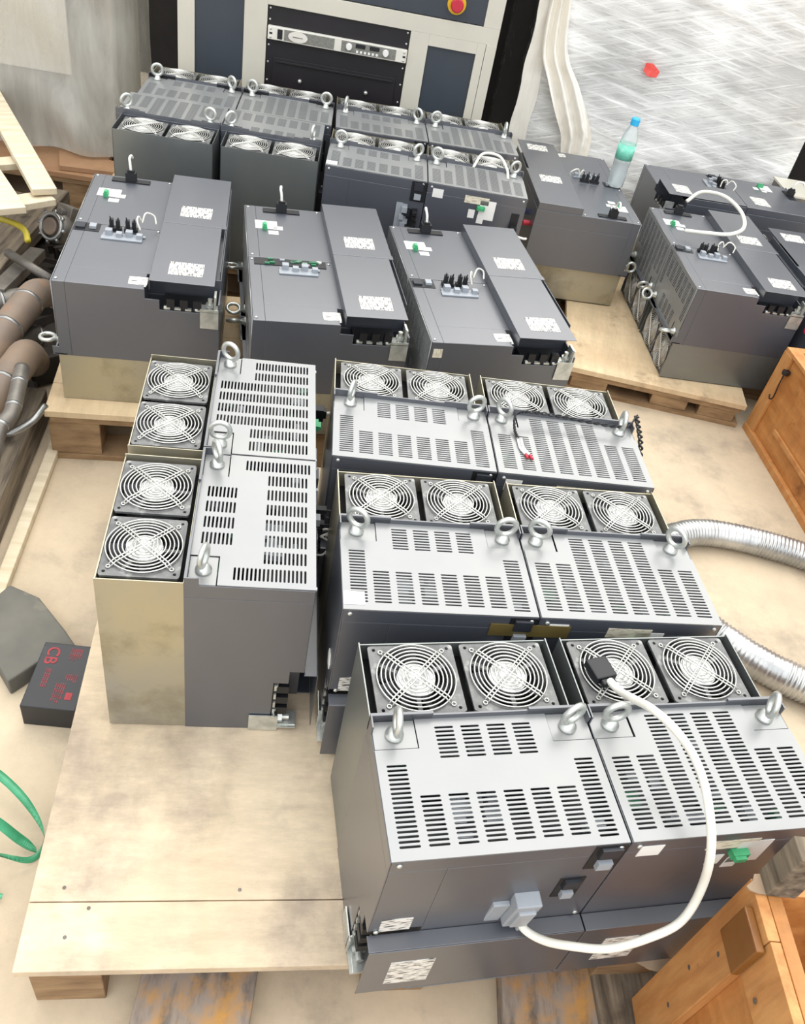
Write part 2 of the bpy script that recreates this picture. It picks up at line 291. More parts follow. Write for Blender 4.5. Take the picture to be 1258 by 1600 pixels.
# ------------------------------------------------------------------ inverter: shared meshes
Wd, Df, Db, H = .3058, .1934, .1259, .370      # half-width of the pair, front depth, fan-duct depth, height
HC, RISE, NY, NZ = .1575, .024, .145, .155
ME = {}
def shared():
    for half in (0, 1):
        x0, x1 = (-Wd, -.0012) if half == 0 else (.0012, Wd)
        bm = bmesh.new(); T = .0018; zt = H-.0025
        xn = x0+.075 if half == 0 else x0
        # body with recessed open top: outer walls + inner floor
        addbox(bm, xn, x1, -Df, -Df+.05, 0 if half else 0, H-.03)
        addbox(bm, xn, x1, -Df+.05, 0, 0, H-.03)
        if half == 0:
            f = lambda a, b, t: (t, a, b)
            # stepped cut-out at the lower front corner, seen from the side
            poly = [(0, 0), (-.118, 0), (-.118, .022), (-.145, .022), (-.145, .135), (-.17, .135), (-.17, NZ+.012), (-Df, NZ+.012), (-Df, H-.03), (0, H-.03)]
            prism(bm, poly, f, x0, x0+.0022)
            addbox(bm, x0+.0022, xn, -Df, 0, NZ+.014, H-.03)
            addbox(bm, x0+.0022, xn, -.10, 0, 0, NZ+.014)
            addbox(bm, x0+.0022, xn, -.17, -.10, 0, .004)
        # rim walls
        addbox(bm, x0, x0+T, -Df, 0, H-.03, zt); addbox(bm, x1-T, x1, -Df, 0, H-.03, zt)
        addbox(bm, x0+T, x1-T, -Df, -Df+T, H-.03, zt); addbox(bm, x0+T, x1-T, -T, 0, H-.03, zt)
        ME['housing', half] = mesh('housing', bm, PAINT)
        # innards seen through the slots
        bm = bmesh.new(); rnd = random.Random(3+half)
        addbox(bm, x0+.004, x1-.004, -Df+.004, -.004, H-.0298, H-.027, 0)
        for k in range(26):
            cx = rnd.uniform(x0+.02, x1-.03); cy = rnd.uniform(-Df+.02, -.02); a, b = rnd.uniform(.004, .016), rnd.uniform(.003, .012)
            addbox(bm, cx-a, cx+a, cy-b, cy+b, H-.027, H-rnd.uniform(.012, .022), rnd.choice((1, 1, 2, 2, 3, 0)))
        ME['inner', half] = mesh('inner_components', bm, [BLACK, INNER, LGREY, PCB])
        # vent cover
        holes = []; col = lambda i: x0+.305*(.085+.1185*i); y = lambda v: -Df+Df*v
        def group(i, v0, v1):
            n = int(round((v1-v0)*Df/.0062))
            for k in range(n+1): holes.append(slot(col(i), y(v0)+k*.0062, .0265, .0033))
        if half == 0:
            group(0, .085, .62); group(7, .06, .60)
            for i in range(1, 7): group(i, .085, .40)
            for i in range(2, 6): group(i, .68, .91)
        else:
            for i in (0, 1, 6, 7): group(i, .085, .60)
            for i in (2, 3, 4, 5): group(i, .085, .91)
        g = .0015; tb = .060; td = .048
        out = [(x0+.001, -Df), (x1-.001, -Df), (x1-.001, -td), (x1-tb+.001, -td), (x1-tb+.001, -.004), (x0+tb, -.004), (x0+tb, -td), (x0+.001, -td)]
        me = plate_with_holes('vent_cover', out, holes, .0016); me.materials.append(COVER); ME['cover', half] = me
        # dark flange behind the cover, standing up, higher at the ends
        bm = bmesh.new()
        addbox(bm, x0, x1, -.0045, -.002, H-.02, H+.0085)
        addbox(bm, x0, x0+.085, -.0045, -.0005, H-.02, H+.0125); addbox(bm, x1-.085, x1, -.0045, -.0005, H-.02, H+.0125)
        addbox(bm, x0, x0+.002, -.022, -.0045, H-.003, H+.0125); addbox(bm, x1-.002, x1, -.022, -.0045, H-.003, H+.0125)
        ME['flange', half] = mesh('rear_flange', bm, PAINT)
        # galvanised fan duct
        bm = bmesh.new(); d0, d1 = x0+.001, x0+.286; t = .0018
        addbox(bm, d0, d0+t, 0, Db, 0.004, H); addbox(bm, d1-t, d1, 0, Db, 0.004, H)
        addbox(bm, d0, d1, Db-t, Db, 0.004, H-.004); addbox(bm, d0+t, d1-t, .0, .002, 0.004, H-.012)
        addbox(bm, d0+t, d1-t, 0.002, Db-t, .004, .01)
        ME['duct', half] = mesh('heatsink_duct', bm, GALV)
        bm = bmesh.new()
        addbox(bm, d0+t, d1-t, .002, Db-t, H-.06, H-.036)
        ME['foam', half] = mesh('foam_seal', bm, FOAM)
    # flat corner bracket and eyebolt
    bm = bmesh.new(); addbox(bm, -.0285, .0285, -.046, -.005, -.0042, -.002); ME['bracket'] = mesh('eyebolt_bracket', bm, COVER)
    bm = bmesh.new(); lathe(bm, [(.0125, 0), (.0125, .004), (.009, .006), (.0075, .014)], 16); 
    ring(bm, (0, 0, .031), .0165, .0047, 'y', 28, 8); ME['eyebolt'] = mesh('eyebolt', bm, ZINC, True)
    # fan
    q = .0625; o = []
    for sx_, sy_, a0 in ((1, 1, 0), (-1, 1, PI/2), (-1, -1, PI), (1, -1, 3*PI/2)):
        for k in range(4): a = a0+PI/2*k/3; o.append((sx_*(q-.008)+.008*math.cos(a), sy_*(q-.0045)+.0045*math.sin(a)))
    o = [(x, y*.93) for x, y in o]
    me = plate_with_holes('fan_frame', o, [circle(0, 0, .0558, 40)]+[circle(sx_*.054, sy_*.0505, .0027, 10) for sx_ in (-1, 1) for sy_ in (-1, 1)], .004)
    bm = bmesh.new(); bm.from_mesh(me)
    n = 40; A = []; B = []
    for k in range(n):
        a = 2*PI*k/n; A.append(bm.verts.new((.0558*math.cos(a), .0558*math.sin(a), -.003))); B.append(bm.verts.new((.0558*math.cos(a), .0558*math.sin(a), -.028)))
    for k in range(n): bm.faces.new((A[k], A[(k+1) % n], B[(k+1) % n], B[k]))
    for k in range(3):   # motor struts
        a = 2*PI*k/3+.5; M = Matrix.Rotation(a, 4, 'Z'); addbox(bm, .018, .056, -.003, .003, -.009, -.005, 0, M)
    ME['fan_frame'] = mesh('fan', bm, FRAMEM, recalc=False)
    bm = bmesh.new()
    for k in range(8): ring(bm, (0, 0, .0045-.0004*abs(k-4)), .0135+.0061*k, .00125, 'z', 44, 5)
    for s in (0, 1):
        for off in (-.0028, .0028):
            M = Matrix.Rotation(PI/4+s*PI/2, 4, 'Z')
            tube(bm, [M @ Vector((-.061, off, .002)), M @ Vector((-.052, off, .006)), M @ Vector((.052, off, .006)), M @ Vector((.061, off, .002))], .0012, 5)
        for e_ in (-1, 1):
            M = Matrix.Rotation(PI/4+s*PI/2, 4, 'Z'); ring(bm, M @ Vector((e_*.064, 0, .0015)), .003, .001, 'z', 12, 5)
    ME['guard'] = mesh('finger_guard', bm, WIRE, True)
    bm = bmesh.new(); lathe(bm, [(.029, -.026), (.0295, -.006), (.028, -.004)], 28, 0)
    lathe(bm, [(.0275, -.0042), (.0275, -.0032)], 28, 1)
    for k in range(7):
        a = 2*PI*k/7; M = Matrix.Rotation(a, 4, 'Z'); prev = None
        for j in range(5):
            r = .023+.0076*j; tw = .25*j/4; p1 = M @ Vector((r*math.cos(tw), r*math.sin(tw), -.007)); p2 = M @ Vector((r*math.cos(tw+.55), r*math.sin(tw+.55), -.024))
            cur = (bm.verts.new(p1), bm.verts.new(p2))
            if prev: bm.faces.new((prev[0], cur[0], cur[1], prev[1]))
            prev = cur
    ME['rotor'] = mesh('rotor', bm, [BLADE, HUB], recalc=False)
    # front terminal cover (each half), screws, small things
    for half in (0, 1):
        x0, x1 = (-Wd+.001, -.001) if half == 0 else (.001, Wd-.001)
        bm = bmesh.new()
        f = lambda a, b, t: (t, a, b)
        if half == 0:
            addbox(bm, x0, x1, -Df-RISE, -Df-RISE+.0016, .012, HC); addbox(bm, x0, x1, -Df-RISE+.0016, -Df-.0002, HC-.0016, HC)
            addbox(bm, x0+.075, x1, -Df-RISE+.0016, -Df-.0002, .002, .004)
        else:
            addbox(bm, x0, x1, -Df-RISE, -Df-.0002, .002, HC)
            addbox(bm, x0-.004, x0+.014, -Df-RISE-.0004, -Df-RISE+.004, 0.0, .012)
        ME['tcover', half] = mesh('terminal_cover', bm, PAINT)
    bm = bmesh.new(); lathe(bm, [(.0036, 0), (.0036, .0016), (.0022, .0028)], 12); ME['screw'] = mesh('screw', bm, ZINC, True)
    bm = bmesh.new()
    addbox(bm, -.05, .05, -.003, .0, -.012, .012, 0); addbox(bm, -.014, .014, -.026, -.003, -.010, .010, 0)
    addbox(bm, -.009, .009, -.032, -.026, -.006, .008, 0)
    ME['slotplug'] = mesh('slot_connector', bm, BLACK)
    # grey shield plates
    bm = bmesh.new()
    pl = [(-.028, -.014), (.020, -.014), (.020, .010), (.026, .010), (.026, .020), (-.026, .020), (-.026, .006), (-.028, .006)]
    prism(bm, pl, lambda a, b, t: (a, t, b), -.0035, -.0005); addbox(bm, -.02, -.004, -.016, -.0035, .004, .02); addbox(bm, .006, .02, -.013, -.0035, -.002, .012)
    ME['shield'] = mesh('shield_plate', bm, LGREY)
    bm = bmesh.new()
    addbox(bm, -.016, .016, -.008, -.0005, -.008, .008, 0); addbox(bm, -.012, -.003, -.028, -.008, -.006, .006, 0); addbox(bm, .003, .012, -.026, -.008, -.005, .006, 0)
    tube(bm, [(-.008, -.02, 0), (-.01, -.036, -.004)], .0016, 6, 0); tube(bm, [(.008, -.02, 0), (.009, -.034, -.003)], .0016, 6, 0)
    ME['blackcon'] = mesh('connector', bm, BLACK)
    # terminal block inside the cut-out, and bracket with bolt
    bm = bmesh.new()
    addbox(bm, -Wd+.004, -Wd+.07, -.150, -.105, .03, .13, 0)
    for k in range(3): addbox(bm, -Wd+.004, -Wd+.018, -.172, -.15, .042+.03*k, .06+.03*k, 0)
    ME['terminals'] = mesh('terminal_block', bm, BLACK)
    bm = bmesh.new()
    for k in range(4): addbox(bm, -Wd+.001, -Wd+.009, -.151, -.147, .04+.024*k, .054+.024*k, 0)
    for k in range(2): lathe(bm, [(.004, 0), (.004, .006)], 8, 0, (-Wd+.006, -.150, .05+.07*k))
    ME['lugs'] = mesh('terminal_lug', bm, ZINC)
    bm = bmesh.new()
    addbox(bm, -Wd-.003, -Wd+.03, -.190, -.150, .008, .011); addbox(bm, -Wd-.004, -Wd-.002, -.158, -.108, .002, .044); addbox(bm, -Wd-.004, -Wd+.03, -.152, -.150, .002, .044); addbox(bm, -Wd+.002, -Wd+.03, -.1895, -.148, .010, .013)
    M = Matrix.Translation((-Wd+.012, -.158, .016)); 
    for k in range(6): pass
    tube(bm, [(-Wd+.012, -.178, .022), (-Wd+.012, -.150, .022)], .0055, 10); tube(bm, [(-Wd+.012, -.166, .022), (-Wd+.012, -.158, .022)], .0105, 6)
    ME['earth'] = mesh('earth_bracket', bm, ZINC)
    for nm, mt, w_, h_ in (('rating', LABEL, .031, .039), ('small', WHITE, .013, .010), ('qr', LABEL, .021, .018), ('cream', CREAML, .037, .011), ('white', WHITE, .029, .024), ('tag', WHITE, .016, .013)):
        bm = bmesh.new(); addbox(bm, -w_, w_, -.0007, 0, -h_, h_); ME[nm] = mesh('label', bm, mt)
    bm = bmesh.new(); addbox(bm, -.012, .012, -.010, 0, -.006, .006); addbox(bm, -.010, .006, -.015, -.010, -.004, .004); ME['green'] = mesh('green_connector', bm, GREEN)
    bm = bmesh.new(); addbox(bm, -.06, .06, -.0012, .0005, -.016, .016, 0)
    rnd = random.Random(5)
    for k in range(14):
        cx = rnd.uniform(-.052, .052); cz = rnd.uniform(-.012, .012); addbox(bm, cx-.004, cx+.004, -.005, -.001, cz-.003, cz+.003, rnd.choice((1, 1, 2, 3)))
    ME['pcb'] = mesh('circuit_board', bm, [BLACK, PCB, WHITE, LGREY])
    bm = bmesh.new(); addbox(bm, -.022, .022, -.0012, .0005, -.03, .03, 0); addbox(bm, -.014, .014, -.006, -.001, .004, .026, 1); addbox(bm, -.01, .01, -.008, -.001, -.022, -.006, 2); ME['port'] = mesh('connector_port', bm, [BLACK, INNER, LGREY])
    bm = bmesh.new(); tube(bm, [(0, 0, 0), (0, 0, -.022)], .009, 12); ME['cap_r'] = mesh('terminal_cap', bm, RED)
    for nm, m_ in (('cap_b', BLUE), ('cap_w', WHITE)):
        me = ME['cap_r'].copy(); me.materials.clear(); me.materials.append(m_); ME[nm] = me
    bm = bmesh.new(); tube(bm, smoothpath([(0, -.03, 0), (.004, -.05, .002), (.014, -.06, .004), (.032, -.060, .002), (.040, -.052, 0)]), .0036, 8); ME['tie'] = mesh('cable_stub', bm, WHITE, True)
    bm = bmesh.new(); tube(bm, smoothpath([(-.002, -.02, 0), (.01, -.04, -.01), (.02, -.03, -.03), (.012, -.012, -.034)]), .0022, 6); tube(bm, smoothpath([(.006, -.02, 0), (.0, -.036, .008), (-.014, -.03, .012), (-.02, -.01, .006)]), .0022, 6); ME['wires'] = mesh('loose_wire', bm, WIREW, True)
    bm = bmesh.new()                                   # side louvres on the far end wall
    for i in range(5):
        for k in range(22): addbox(bm, Wd-.0004, Wd+.0004, -Df+.02+i*.034, -Df+.045+i*.034, .12+k*.0095, .1245+k*.0095)
    ME['sideslots'] = mesh('side_louvre', bm, BLACK)
shared()
M_LIE = Matrix(((0, 0, -1), (1, 0, 0), (0, -1, 0)))

def inverter(label, x, y, yaw, z, lying, opts=(), group=None):
    """one inverter: two modules side by side, four fans at the rear, eyebolts on top"""
    R_ = Matrix.Rotation(math.radians(yaw), 3, 'Z')
    if lying: R_ = R_ @ M_LIE
    t = thing('power_inverter', label, 'power inverter', (0, 0, 0), 0, group)
    t.location = (x, y, ZP+z+(Db if lying else 0)); t.rotation_euler = R_.to_euler()
    rnd = random.Random(int((x*13.7+y*7.1)*100))
    F = -Df; FR = -Df-RISE
    for h in (0, 1):
        x0 = -Wd if h == 0 else 0
        hs = ob('housing', ME['housing', h], t, bevel=.0012)
        ob('inner_components', ME['inner', h], hs)
        ob('vent_cover', ME['cover', h], t, (0, 0, H))
        ob('rear_flange', ME['flange', h], t)
        d = ob('heatsink_duct', ME['duct', h], t)
        if 'grey' in opts: d.material_slots[0].link = 'OBJECT'; d.material_slots[0].material = GALVG
        ob('foam_seal', ME['foam', h], d)
        for cx in (x0+.0305, x0+.3058-.0305):
            b = ob('eyebolt_bracket', ME['bracket'], t, (cx, 0, H))
            ob('eyebolt', ME['eyebolt'], b, (rnd.uniform(-.004, .004), -.026, -.002), (0, 0, rnd.choice((0.1, .5, -.4, 1.1, -.8, 1.4)) + rnd.uniform(-.2, .2)))
        for cx in (x0+.0765, x0+.2125):
            f = ob('fan', ME['fan_frame'], t, (cx, .0655, H-.006), label='square axial fan')
            ob('finger_guard', ME['guard'], f); ob('rotor', ME['rotor'], f, (0, 0, 0), (0, 0, rnd.uniform(0, 2)))
        ob('terminal_cover', ME['tcover', h], t, bevel=.001)
    for sx_, sz_ in ((-Wd+.012, H-.010), (Wd-.012, H-.010), (-Wd+.012, HC+.01), (-.012, H-.010), (Wd-.012, HC+.012), (-.012, HC+.01), (.014, H-.012)):
        ob('screw', ME['screw'], t, (sx_, F, sz_), (PI/2, 0, 0))
    ob('terminal_block', ME['terminals'], t); ob('terminal_lug', ME['lugs'], t); ob('earth_bracket', ME['earth'], t)
    o = ob('slot_connector', ME['slotplug'], t, (Wd-.026, F, H-.10)); o.rotation_euler = (0, PI/2, 0)
    if 'notie' not in opts:
        ob('cable_stub', ME['tie'], t, (Wd-.026, F+.002, H-.10), (0, 0, 0))
    ob('label', ME['white'], t, (Wd-.115, F, H-.055), (0, PI/2, 0)); ob('green_connector', ME['green'], t, (Wd-.135, F, H-.05), (0, PI/2*0, 0))
    ob('label', ME['small'], t, (Wd-.13, F, H-.085), (0, PI/2, 0)); ob('label', ME['small'], t, (Wd-.16, F, H-.072), (0, PI/2, 0)); 
    # ports at the middle of the pair
    if 'pcb' in opts:
        ob('circuit_board', ME['pcb'], t, (-.022, F-.0006, H-.105), (0, PI/2, 0)).scale = (1.5, 1, 1)
        bm_ = None
    if 'pcb' not in opts: ob('connector_port', ME['port'], t, (-.024, F, H-.034), (0, 0, 0))
    if not lying: ob('connector_port', ME['port'], t, (-.05, F, H-.115), (0, 0, 0)).scale = (.8, 1, .9)
    shx = -.068
    if 'nocover' not in opts:
      for dz in (.102, .150): ob('shield_plate', ME['shield'], t, (shx, F, H-dz), (0, PI/2, 0))
    if 'nocon' not in opts and 'nocover' not in opts:
        ob('connector', ME['blackcon'], t, (-.025, F, H-.100), (0, PI/2, 0)); ob('connector', ME['blackcon'], t, (-.023, F, H-.138), (0, PI/2, 0))
        ob('loose_wire', ME['wires'], t, (-.02, F-.004, H-.165), (0, rnd.uniform(-1, 1), 0))
    ob('label', ME['qr'], t, (-Wd+.036, F, H-.185), (0, PI/2, 0) if lying else (0, 0, 0)).scale = (1, 1, 1)
    ob('label', ME['rating'], t, (-Wd+.068, FR, .080), (0, PI/2*0, 0) if not lying else (0, 0, 0))
    ob('label', ME['rating'], t, (.075, FR, .080))
    for s in opts:
        if s == 'caps':
            for k, c in enumerate(('cap_w', 'cap_b', 'cap_r', 'cap_w', 'cap_b', 'cap_r')): ob('terminal_cap', ME[c], t, (-.25+.1*k, -.12, .0))
        if s == 'cream': ob('label', ME['cream'], t, (.155, F, H-.03)); ob('label', ME['tag'], t, (.035, F, H-.028))
        if s == 'tape':
            boxob('tape', mat('brown_tape', '#6b5d35', '#54492a', rough=.3), (-.075, .055, -Df-.0022, -Df-.0008, H-.045, H-.018), t)
            bm_ = bmesh.new(); tube(bm_, [(-Wd-.002, -.155, .20), (-Wd-.0005, -.155, .20)], .017, 6); o = ob('hexagon_tag', mesh('hexagon_tag', bm_, WHITE), t); o.scale = (1, 1, 1)
        if s == 'sidetag':
            bm_ = bmesh.new(); tube(bm_, [(-Wd-.002, -.165, H-.02), (-Wd-.0005, -.165, H-.02)], .016, 4); ob('side_tag', mesh('side_tag', bm_, CREAML), t)
        if s == 'tagtop': ob('label', ME['tag'], t, (-Wd+.018, -Df+.022, H+.0008), (PI/2, 0, 0))
        if s == 'sideslots': ob('side_louvre', ME['sideslots'], t)
    return t
UP = 'upright inverters standing with their fans on top'
LY = 'inverters lying flat with their connector face up'
inverter('upright grey inverter nearest the camera, white cable looped across its vents', .308, .738, 17.7, 0, False, ('cream', 'notie', 'nocover', 'grey'), UP)
inverter('upright grey inverter in the middle row with a white tag on its vented top', .198, 1.080, 13.4, 0, False, ('cream', 'tagtop', 'tape'), UP)
inverter('upright grey inverter with a twisted black wire laid over its fans', .118, 1.416, 11.0, 0, False, ('cream',), UP)
inverter('upright inverter turned sideways on the left with a yellowish steel side', -.357, 1.098, 103.0, 0, False, (), UP)
inverter('flat-lying grey inverter beside the rusty pipes, leftmost of three', -.596, 2.004, 14.4, 0, True, (), LY)
inverter('flat-lying grey inverter with an open slot showing its green circuit board', -.167, 2.045, 18.0, 0, True, ('pcb', 'nocon'), LY)
inverter('flat-lying grey inverter between the pcb inverter and the bare plywood deck', .233, 2.125, 18.5, 0, True, ('sideslots', 'sidetag'), LY)
inverter('upright inverter with its two bare steel backs toward the camera', -.787, 2.551, 189.1, .018, False, ('grey',), UP)
inverter('upright inverter at the back left in front of the rack cabinet panel', -.830, 2.937, 9.6, .018, False, ('notie',), UP)
inverter('upright inverter right behind a similar one, just in front of the rack cabinet doors', -.219, 3.040, 11.0, .018, False, ('notie',), UP)
inverter('upright inverter at the back with a white cable lying over its vents', -.167, 2.694, 7.8, .018, False, ('cream', 'tagtop'), UP)
inverter('flat-lying inverter carrying the water bottle', .161, 3.125, 190.6, -.058, True, ('caps',), LY)
inverter('flat-lying inverter with fans and eyebolts facing left and a white cable loop', 1.038, 2.843, 9.8, -.058, True, ('notie', 'sideslots', 'grey'), LY)
inverter('flat-lying inverter at the foot of the film wrapped crate', 1.000, 3.235, -80.2, -.058, True, (), LY)
inverter('flat-lying inverter at the right edge of the photo', 1.085, 2.770, 190.0, -.058, True, ('caps',), LY)
# supports for the right-hand ones (more pallets)
pallet('pallet', 'wooden pallet under the inverters beside the film wrapped crate', 1.03, 2.63, 0, .62, 1.0, -.06, deck=PLY2)

# ------------------------------------------------------------------ rack cabinet
cy = math.radians(9)
cb = thing('rack_cabinet', 'light grey rack cabinet with dark panels and a power supply behind the inverters', 'cabinet', (-.2, 3.3, 0), cy)
Z = lambda z: z+ZP
def cbox(name, m, u0, u1, z0, z1, d0, d1, parent=cb, bevel=.001): return boxob(name, m, (u0, u1, d0, d1, Z(z0), Z(z1)), parent, bevel=bevel)
cbox('body', CAB, -.942, .166, -.15, 1.25, .03, .58)
cbox('frame', CAB, -.942, -.884, -.15, 1.2, 0, .03); cbox('frame', CAB, -.716, -.637, -.15, 1.2, 0, .03)
cbox('side_panel', CABP, -.884, -.716, -.12, 1.2, .006, .03)
cbox('rack_panel', RACKM, -.637, -.140, -.1, .61, .008, .03)
cbox('frame', CAB, -.637, .166, .600, .652, 0, .03)
cbox('frame', CAB, -.14, -.074, -.15, .60, 0, .03); cbox('frame', CAB, .098, .128, -.15, .60, 0, .03); cbox('frame', CAB, .1295, .166, -.15, .60, -.002, .03)
cbox('frame', CAB, -.074, .098, .564, .600, 0, .03)
cbox('door_panel', CABP, -.074, .098, .02, .564, .008, .03)
cbox('header_panel', CABP, -.5, .106, .655, .9, .004, .03); cbox('frame', CAB, .106, .166, .652, 1.2, 0, .03); cbox('frame', CAB, -.637, -.5, .652, 1.2, 0, .03)
bm = bmesh.new(); M = Matrix.Rotation(PI/2, 4, 'X')
lathe(bm, [(.032, 0), (.032, .006)], 28, 0); lathe(bm, [(.014, .006), (.014, .018), (.022, .020), (.022, .030), (.018, .034)], 24, 1)
ob('emergency_stop', mesh('emergency_stop', bm, [mat('yellow_ring', '#e0b51c', '#d2a516'), RED]), cb, (.0, .004, Z(.705)), (PI/2, 0, 0), label='red mushroom button on a yellow ring')
for zz in (.30, .36, .42, .475, .555, .59):
    for uu in (-.628, -.15):
        ob('rack_screw', ME['screw'], cb, (uu, .008, Z(zz)), (PI/2, 0, 0))
ps = cbox('drawer_front', RACKM, -.61, -.17, .20, .44, .002, .008)
cbox('drawer_lip', RACKM, -.60, -.18, .425, .432, -.006, .002, ps)
for uu in (-.51, -.27): ob('knob', ME['screw'], ps, (uu, .001, Z(.375)), (PI/2, 0, 0)).scale = (2, 2, 3)
# power supply
pw = tag(thing('power_supply', 'slim grey rack power supply with displays and knobs, mounted in the cabinet', 'power supply', (-.2, 3.3, 0), cy), None, None)
cbox('front_panel', PSU, -.632, -.143, .497, .539, -.012, .006, pw, .002)
for u0, u1 in ((-.575, -.40), (-.375, -.182)): cbox('grille', PSUM, u0, u1, .501, .535, -.0135, -.012, pw, .001)
cbox('power_switch', BLACK, -.598, -.581, .503, .533, -.0165, -.012, pw)
bm = bmesh.new(); tube(bm, [(0, 0, 0), (0, .004, 0)], .021, 32); o = ob('badge', mesh('badge', bm, PSU), pw, (-.527, -.0165, Z(.518))); o.scale = (1.6, 1, .8)
cbox('badge_print', PSUM, -.545, -.51, .516, .519, -.0172, -.0165, pw, 0)
for u0 in (-.325, -.275): cbox('display', BLACK, u0, u0+.034, .519, .532, -.016, -.012, pw)
for k in range(6): cbox('button', WHITE, -.322+.014*k, -.314+.014*k, .503, .511, -.0155, -.012, pw)
for uu in (-.348, -.218):
    bm = bmesh.new(); tube(bm, [(0, 0, 0), (0, .012, 0)], [.0095, .0115], 20); ob('dial', mesh('dial', bm, WHITE, False), pw, (uu, -.024, Z(.519)))
for uu in (-.622, -.153):
    for zz in (.505, .531): ob('mounting_screw', ME['screw'], pw, (uu, -.012, Z(zz)), (PI/2, 0, 0))
    cbox('handle_slot', BLACK, uu-.004, uu+.006, .514, .520, -.013, -.011, pw, 0)

# ------------------------------------------------------------------ film wrapped crate
ck = thing('wrapped_crate', 'big grey crate wrapped in white stretch film at the back right', 'crate', (.5, 3.75, 0), cy)
bxm = mat('crate_grey_panel', '#6a6b6c', '#7a7b7b', rough=.6, scale=2); bks = mat('crate_black_side', '#151516', '#1d1d1e', rough=.5)
boxob('crate_body', bxm, (-.405, .80, .02, .62, .0, 1.45), ck)
boxob('crate_side', bks, (-.411, -.405, .02, .62, .0, 1.45), ck)
def grid(nu, nv, f):
    bm = bmesh.new(); V = [[bm.verts.new(f(i/nu, j/nv)) for i in range(nu+1)] for j in range(nv+1)]
    for j in range(nv):
        for i in range(nu): bm.faces.new((V[j][i], V[j][i+1], V[j+1][i+1], V[j+1][i]))
    return bm
def wrapf(u, v):
    x = -.42+1.23*u; z = .02+1.44*v
    n = noise.noise(Vector((x*5, z*22+x*6, 1)))*.006+noise.noise(Vector((x*3, z*5, 7)))*.012
    edge = min(1, 12*min(u, 1-u))
    return (x, -.004+n*edge-.006*edge, z)
ob('stretch_film', mesh('stretch_film', grid(120, 150, wrapf), FILM, True, False), ck)
ob('stretch_film', mesh('stretch_film', grid(20, 60, lambda u, v: (-.421+.004*noise.noise(Vector((u*4, v*20, 3))), .0+.62*u, .02+1.44*v)), FILMS, True, False), ck)
def edgef(u, v): return (-.424+.075*u+.004*math.sin(v*40), -.016-.004*noise.noise(Vector((u*3, v*30, 0))), .02+1.44*v)
ob('film_overlap', mesh('film_overlap', grid(8, 90, edgef), TAIL, True, False), ck)
# loose gathered tail of film hanging on the front
tail_pts = [(-.36, .95), (-.33, .72), (-.26, .60), (-.20, .50), (-.155, .42), (-.14, .34), (-.10, .26), (-.07, .17)]
sp = smoothpath([(a, 0, b) for a, b in tail_pts], 10)
def tailf(u, v):
    k = v*(len(sp)-1); i = min(int(k), len(sp)-2); p = sp[i].lerp(sp[i+1], k-i)
    wd = .035+.035*math.sin(min(1, v*1.15)*PI)+.05*max(0, v-.7)
    return (p.x+(u-.5)*2*wd, -.035-.018*math.cos((u-.5)*16+v*5)-.02*math.sin(v*PI)-.05*max(0, v-.6)-.004*noise.noise(Vector((u*9, v*20, 2))), p.z)
ob('film_tail', mesh('film_tail', grid(26, 90, tailf), TAIL, True, False), ck)
REDL = mat('red_sticker', '#e04038', '#f06a60', rough=.5, scale=40)
bm = bmesh.new(); prism(bm, [(-.030, -.010), (-.006, -.024), (.030, -.018), (.034, .006), (-.006, .024), (-.034, .018)], lambda a, b, t: (a, t, b), -.001, 0)
ob('arrow_sticker', mesh('arrow_sticker', bm, REDL), ck, (.07, -.028, Z(.551)), (0, .15, 0), label='torn red sticker under the film')

# dark bench-top device at the far right
dv = thing('control_box', 'grey metal box with a dark window at the far right edge', 'equipment box', (1.26, 3.62, 0), math.radians(9))
boxob('body', CASTM, (0, .4, 0, .2, 0, Z(.24)), dv, bevel=.006); boxob('window', BLACK, (.04, .16, -.003, .0, Z(.10), Z(.19)), dv, bevel=.002); boxob('top_plate', CAB, (-.004, .404, -.004, .204, Z(.24), Z(.247)), dv)

# ------------------------------------------------------------------ draped machine at the left
dm = thing('draped_machine', 'light grey machine cabinet under a hanging translucent plastic sheet at top left', 'machine', (-1.62, 3.0, 0), math.radians(9.6))
boxob('cabinet_body', mat('machine_grey', '#857f72', '#7c776b', rough=.6), (-.45, .30, .06, .42, ZP, 1.1), dm, bevel=.004)
boxob('front_panel', mat('machine_panel', '#d2cdbd', '#cac4b4', rough=.5), (-.43, .14, .045, .06, Z(.27), Z(.80)), dm, bevel=.003)
def drape(u, v):
    a = -.55+1.0*u; z = Z(.03)+1.0*v
    fold = math.sin(a*26+v*3)*.014*(1.2-v)+noise.noise(Vector((a*5+v*3, v*4, 5)))*.045*(1.15-v)
    side = max(0, a-.30)
    return (a if a < .33 else .33+(a-.33)*(.25+.9*(1-v)*.3), .03-.07*(1-v)**2+fold+side*1.6, z)
ob('plastic_sheet', mesh('plastic_sheet', grid(80, 60, drape), SHEET, True, False), dm)
bm = bmesh.new(); prism(bm, [(0, 0), (.20, .03), (.21, .12), (.16, .125), (.02, .155), (-.045, .13)], lambda a, b, t: (a, b, t), 0, .018)
tag(ob('wood_offcut', mesh('wood_offcut', bm, BRW), None, (-1.475, 2.88, ZP+.001), (0, 0, .1), bevel=.002), 'brown wooden offcut lying on the left pallet beside the steel inverter backs', 'wood piece')

